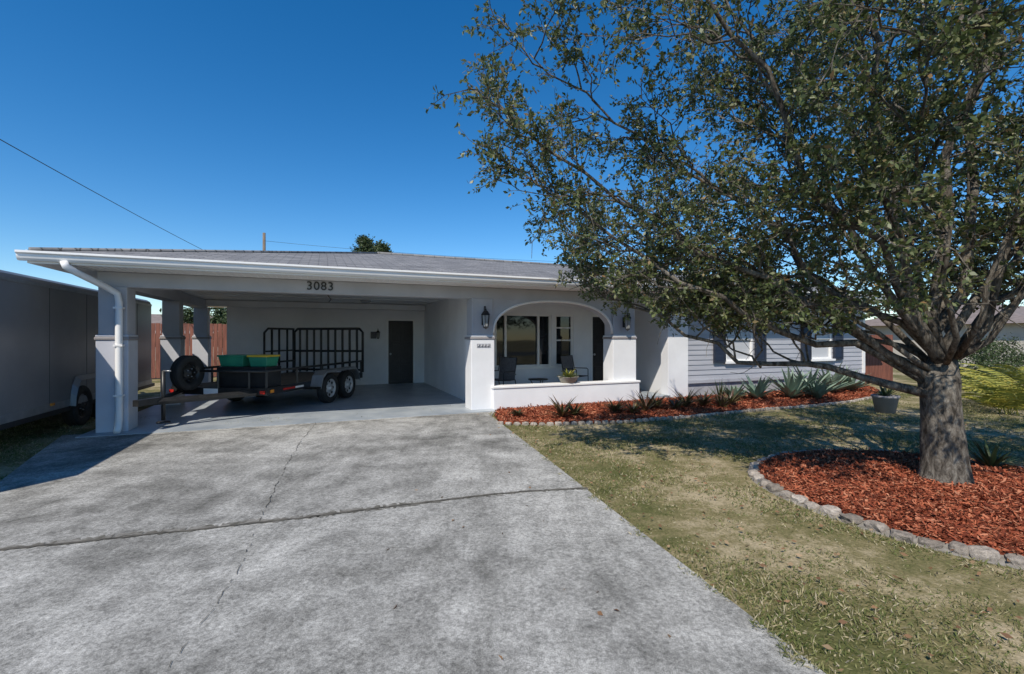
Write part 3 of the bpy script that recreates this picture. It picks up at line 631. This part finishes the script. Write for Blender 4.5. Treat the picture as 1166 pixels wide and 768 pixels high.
m.obj('ramp_gate',UT)
m=MB()
for s in (-1,1):
    for yy_ in (-.05,.80): wheel(m,(s*(bw+.17),yy_,.34),.34,.2,s)
for yy_ in (-.05,.80): m.tube([(-bw-.1,yy_,.34),(bw+.1,yy_,.34)],.035,'black',8)
m.obj('wheels',UT)
m=MB()
for s in (-1,1):
    prof=[(-.55,.42),(-.45,.66),(-.30,.76),(1.05,.76),(1.2,.66),(1.3,.42)]
    xa,xb=s*(bw+.035),s*(bw+.30)
    for (a,b),(c,d) in zip(prof,prof[1:]): m.add([(xa,a,b),(xb,a,b),(xb,c,d),(xa,c,d)],[(0,1,2,3)],'alu'); m.add([(xb,a,b),(xb,c,d),(xb,c,d-.05),(xb,a,b-.05)],[(0,1,2,3)],'alu')
o=m.obj('fenders',UT); q=o.modifiers.new('s','SOLIDIFY'); q.thickness=.006
m=MB(); wheel(m,(-.45,y0-.22,zd+.34),.33,.19,1,'black'); m.tube([(-.65,y0-.22,zd+.0),(-.45,y0-.22,zd+.34)],.03,'black',6); o=m.obj('spare_wheel',UT)
m=MB(); m.box((bw+.03,bw+.045),(y0+.1,y0+.2),(zd-.06,zd),'amber'); m.box((bw+.03,bw+.04),(-1.5,-1.1),(zd-.05,zd-.01),'red'); m.box((bw+.03,bw+.04),(-1.1,-.8),(zd-.05,zd-.01),'white'); m.box((-bw-.05,-bw+.05),(y0-.02,y0-.002),(zd-.07,zd-.01),'red'); m.box((bw-.1,bw),(y0-.02,y0-.002),(zd-.07,zd-.01),'red'); m.box((-.3,0),(y0-.015,y0-.002),(zd-.09,zd+.02),'white'); m.obj('lights',UT)
def bin_(x,y,lid,a=.22):
    m=MB(); b,h=.16,.19; zb=zd+.44
    m.add([(x-a,y-b,zb),(x+a,y-b,zb),(x+a,y+b,zb),(x-a,y+b,zb),(x-a-.03,y-b-.03,zb+h),(x+a+.03,y-b-.03,zb+h),(x+a+.03,y+b+.03,zb+h),(x-a-.03,y+b+.03,zb+h)],[(0,3,2,1),(4,5,6,7),(0,1,5,4),(1,2,6,5),(2,3,7,6),(3,0,4,7)],'bin')
    m.box((x-a-.05,x+a+.05),(y-b-.05,y+b+.05),(zb+h,zb+h+.035),lid); m.obj('storage_bin',UT,.01)
bin_(.18,y0+.3,'bin',.24); bin_(.74,y0+.32,'yellow',.17)
m=MB(); m.box((-.1,.95),(y0+.08,y0+.56),(zd+.04,zd+.437),'black'); m.box((-.12,.97),(y0+.06,y0+.58),(zd+.36,zd+.375),'steel'); m.obj('tool_chest',UT,.008)
# ------------------------------------------------------------------ oak tree
T=empty('oak_tree',(0,0,0))
tb=MB(); leafC=[];leafD=[]
trunk=[Vector((4.27,4.6,0))+Vector(p) for p in [(0,0,-.05),(0,0,.08),(.01,0,.2),(.0,.0,.4),(-.01,0,.55),(-.02,0,.7),(-.04,0,.95),(-.03,.02,1.12),(.04,.05,1.35)]]
o0=len(tb.v)
tb.tube(trunk,[.27,.225,.195,.175,.168,.16,.155,.165,.10],'bark',24)
for i in range(o0,len(tb.v)):
    x_,y_,z_=tb.v[i]; a_=math.atan2(y_-4.6,x_-4.27); f_=1+.035*math.sin(5*a_+z_*3)+.03*math.sin(9*a_-z_*7)+random.uniform(-.02,.02)+(.10*math.sin(4*a_+1)*max(0,.25-z_)/.25)
    tb.v[i]=(4.27+(x_-4.27)*f_,4.6+(y_-4.6)*f_,z_)
zmx=[-1,-.2,.5,1.2,2.0,2.9,3.6,4.6,5.5,8,10]; zmz=[3.5,3.0,2.35,1.85,1.70,1.66,1.78,1.95,1.9,2.0,2.6]
cen=np.array([4.35,5.1,3.7])
def zlow(x,y): return np.interp(x,zmx,zmz)+ (0 if y>3.6 else (3.6-y)*.5)
def ok(p):
    x,y,z=p
    if z<zlow(x,y): return False
    if y<2.3: return False
    rx=4.95; ry=3.0 if y<cen[1] else 3.7; rz=3.9 if z>cen[2] else 2.6
    return ((x-cen[0])/rx)**2+((y-cen[1])/ry)**2+((z-cen[2])/rz)**2<1.0
def path(a,b,n,wob,sag=0,bow=0):
    a=Vector(a);b=Vector(b);out=[];L=(b-a).length;o=Vector((0,0,0))
    for i in range(n+1):
        t=i/n; o=o*.7+Vector((random.gauss(0,1),random.gauss(0,1),random.gauss(0,1)))*wob*L/n
        p=a.lerp(b,t)+(o if 0<t else Vector((0,0,0)))+Vector((0,0,bow*L*4*t*(1-t)-sag*L*t*t)); out.append(p)
    return out
limbs=[((4.2,4.6,1.05),(.2,5.0,3.3),.05,-.04),((4.2,4.6,1.1),(-.3,4.7,3.9),.05,.0),((4.15,4.6,.98),(1.0,5.7,2.3),.05,-.06),
 ((4.25,4.6,1.25),(.7,4.0,5.1),.05,.04),((4.3,4.6,1.3),(1.9,3.3,5.4),.036,.04),((4.3,4.6,1.2),(2.6,4.2,6.5),.062,.03),((4.3,4.65,1.2),(4.0,4.2,7.0),.072,0),
 ((4.3,4.65,1.2),(5.4,5.2,7.0),.07,.0),((4.3,4.65,1.3),(6.9,4.2,5.3),.05,.04),((4.3,4.65,1.2),(8.3,5.2,3.9),.045,.04),((4.3,4.7,1.3),(6.0,7.6,4.6),.045,.05),
 ((4.25,4.7,1.25),(3.0,7.8,3.8),.04,.02),((4.2,4.65,1.2),(1.3,6.9,3.4),.04,.02),((4.25,4.7,1.3),(2.6,7.6,2.6),.032,.04),((4.3,4.7,1.25),(7.2,7.0,3.1),.04,.06),
 ((4.3,4.5,1.35),(4.6,2.6,5.0),.03,.05),((4.3,4.5,1.35),(6.2,3.0,4.2),.034,.05),((4.2,4.5,1.3),(2.7,3.1,3.7),.03,.06),((4.25,4.6,1.3),(.1,5.4,4.6),.04,.04),((4.3,4.6,1.35),(7.0,5.6,4.6),.04,.05),
 ((4.25,4.6,1.3),(1.6,5.2,6.0),.045,.05),((4.3,4.6,1.3),(6.3,4.0,3.4),.032,.06),((4.3,4.6,1.3),(5.6,3.6,6.2),.04,.03),((4.2,4.6,1.2),(1.8,5.0,2.6),.032,.03),
 ((4.3,4.7,1.3),(5.6,6.2,5.6),.035,.03),((4.3,4.7,1.3),(4.2,6.8,5.6),.035,.03),((4.3,4.6,1.3),(7.4,4.6,3.2),.032,.08),((4.25,4.6,1.3),(2.6,5.6,4.6),.032,.05)]
def fan(pts,t):
    f=t*(len(pts)-1); i=min(int(f),len(pts)-2); return pts[i].lerp(pts[i+1],f-i),(pts[i+1]-pts[i]).normalized()
def rdir(): return Vector((random.gauss(0,1),random.gauss(0,1),random.gauss(0,1))).normalized()
def twig(p,d,l):
    q=p+d*l
    if q.z<zlow(q.x,q.y)-.10: return
    tb.tube([p,p.lerp(q,.5)+rdir()*l*.08,q],[.003,.0022,.0012],'bark',3,False)
    k=random.randint(8,13)
    for i in range(k):
        t=random.uniform(.12,1.05); leafC.append(p+d*l*t+rdir()*.012); leafD.append((d*.7+rdir()*1.0))
for (a,b,r,bow) in limbs:
    lp=path(a,b,12,.18,0,bow); tb.tube(lp,[r*(1-.82*(i/12)**.65) for i in range(13)],'bark',9)
    ns=14
    for s in range(ns):
        t=.22+.78*(s+random.random())/ns
        p,d=fan(lp,min(t,.995)); out=(Vector(cen)-p)*-1; out.normalize()
        dd=(d*.7+rdir()*.8+out*.35+Vector((0,0,.22))).normalized(); l=random.uniform(.7,1.45)*(1.1-.4*t)
        e=p+dd*l; tries=0
        while not ok(e) and tries<6: dd=(dd+rdir()*.7+(Vector(cen)-p).normalized()*.25).normalized(); e=p+dd*l; tries+=1
        if not ok(e): continue
        sp=path(p,e,6,.2,.03); r2=.014*(1.2-.5*t); tb.tube(sp,[r2*(1-.75*i/6) for i in range(7)],'bark',5,False)
        for q in range(8):
            t2=.2+.8*(q+random.random())/8; p2,d2=fan(sp,min(t2,.99)); d3=(d2*.8+rdir()*.8+Vector((0,0,.03))).normalized(); l2=random.uniform(.28,.62)
            e2=p2+d3*l2
            if not ok(e2):
                if random.random()<.75: continue
            tp=path(p2,e2,4,.2,.04); tb.tube(tp,[.006,.005,.004,.0035,.0025],'bark',3,False)
            for w in range(6):
                t3=.15+.85*(w+random.random())/6; p3,d4=fan(tp,min(t3,.99)); twig(p3,(d4*.8+rdir()*.8).normalized(),random.uniform(.08,.22))
tb.obj('trunk_and_branches',T)
c=np.array([v[:] for v in leafC]); d=np.array([v[:] for v in leafD]); n=len(c)
Ls=rng.uniform(.032,.066,n); quads('leaves',leafquads(c,d,Ls,Ls*rng.uniform(.42,.55,n),.18),'leaf',T)
# ------------------------------------------------------------------ light & sky
elev=math.radians(49); az=math.radians(202)
w=bpy.data.worlds.new('World'); S.world=w; w.use_nodes=True; nt=w.node_tree
sky=nt.nodes.new('ShaderNodeTexSky'); sky.sky_type='NISHITA'; sky.sun_disc=False; sky.sun_elevation=elev; sky.sun_rotation=az
sky.air_density=.9; sky.dust_density=.0; sky.ozone_density=3.0
bg=nt.nodes['Background']; bg.inputs[1].default_value=.15
hsv=nt.nodes.new('ShaderNodeHueSaturation'); hsv.inputs['Saturation'].default_value=1.36
nt.links.new(sky.outputs[0],hsv.inputs['Color']); nt.links.new(hsv.outputs[0],bg.inputs[0])
sl=bpy.data.lights.new('sun','SUN'); sl.energy=5.0; sl.angle=math.radians(.5); sl.color=(1,.93,.82)
so=bpy.data.objects.new('sun',sl); C.objects.link(so)
to=Vector((math.sin(az)*math.cos(elev),math.cos(az)*math.cos(elev),math.sin(elev)))
so.rotation_euler=to.to_track_quat('Z','Y').to_euler()
cam=bpy.data.cameras.new('camera'); co=bpy.data.objects.new('camera',cam); C.objects.link(co)
co.location=(0,0,1.55); co.rotation_euler=(math.pi/2,0,0); cam.sensor_width=36; cam.lens=36*530/1166; cam.clip_end=2000; cam.clip_start=.05
S.camera=co
S.view_settings.view_transform='Standard'; S.view_settings.look='None'; S.view_settings.exposure=0
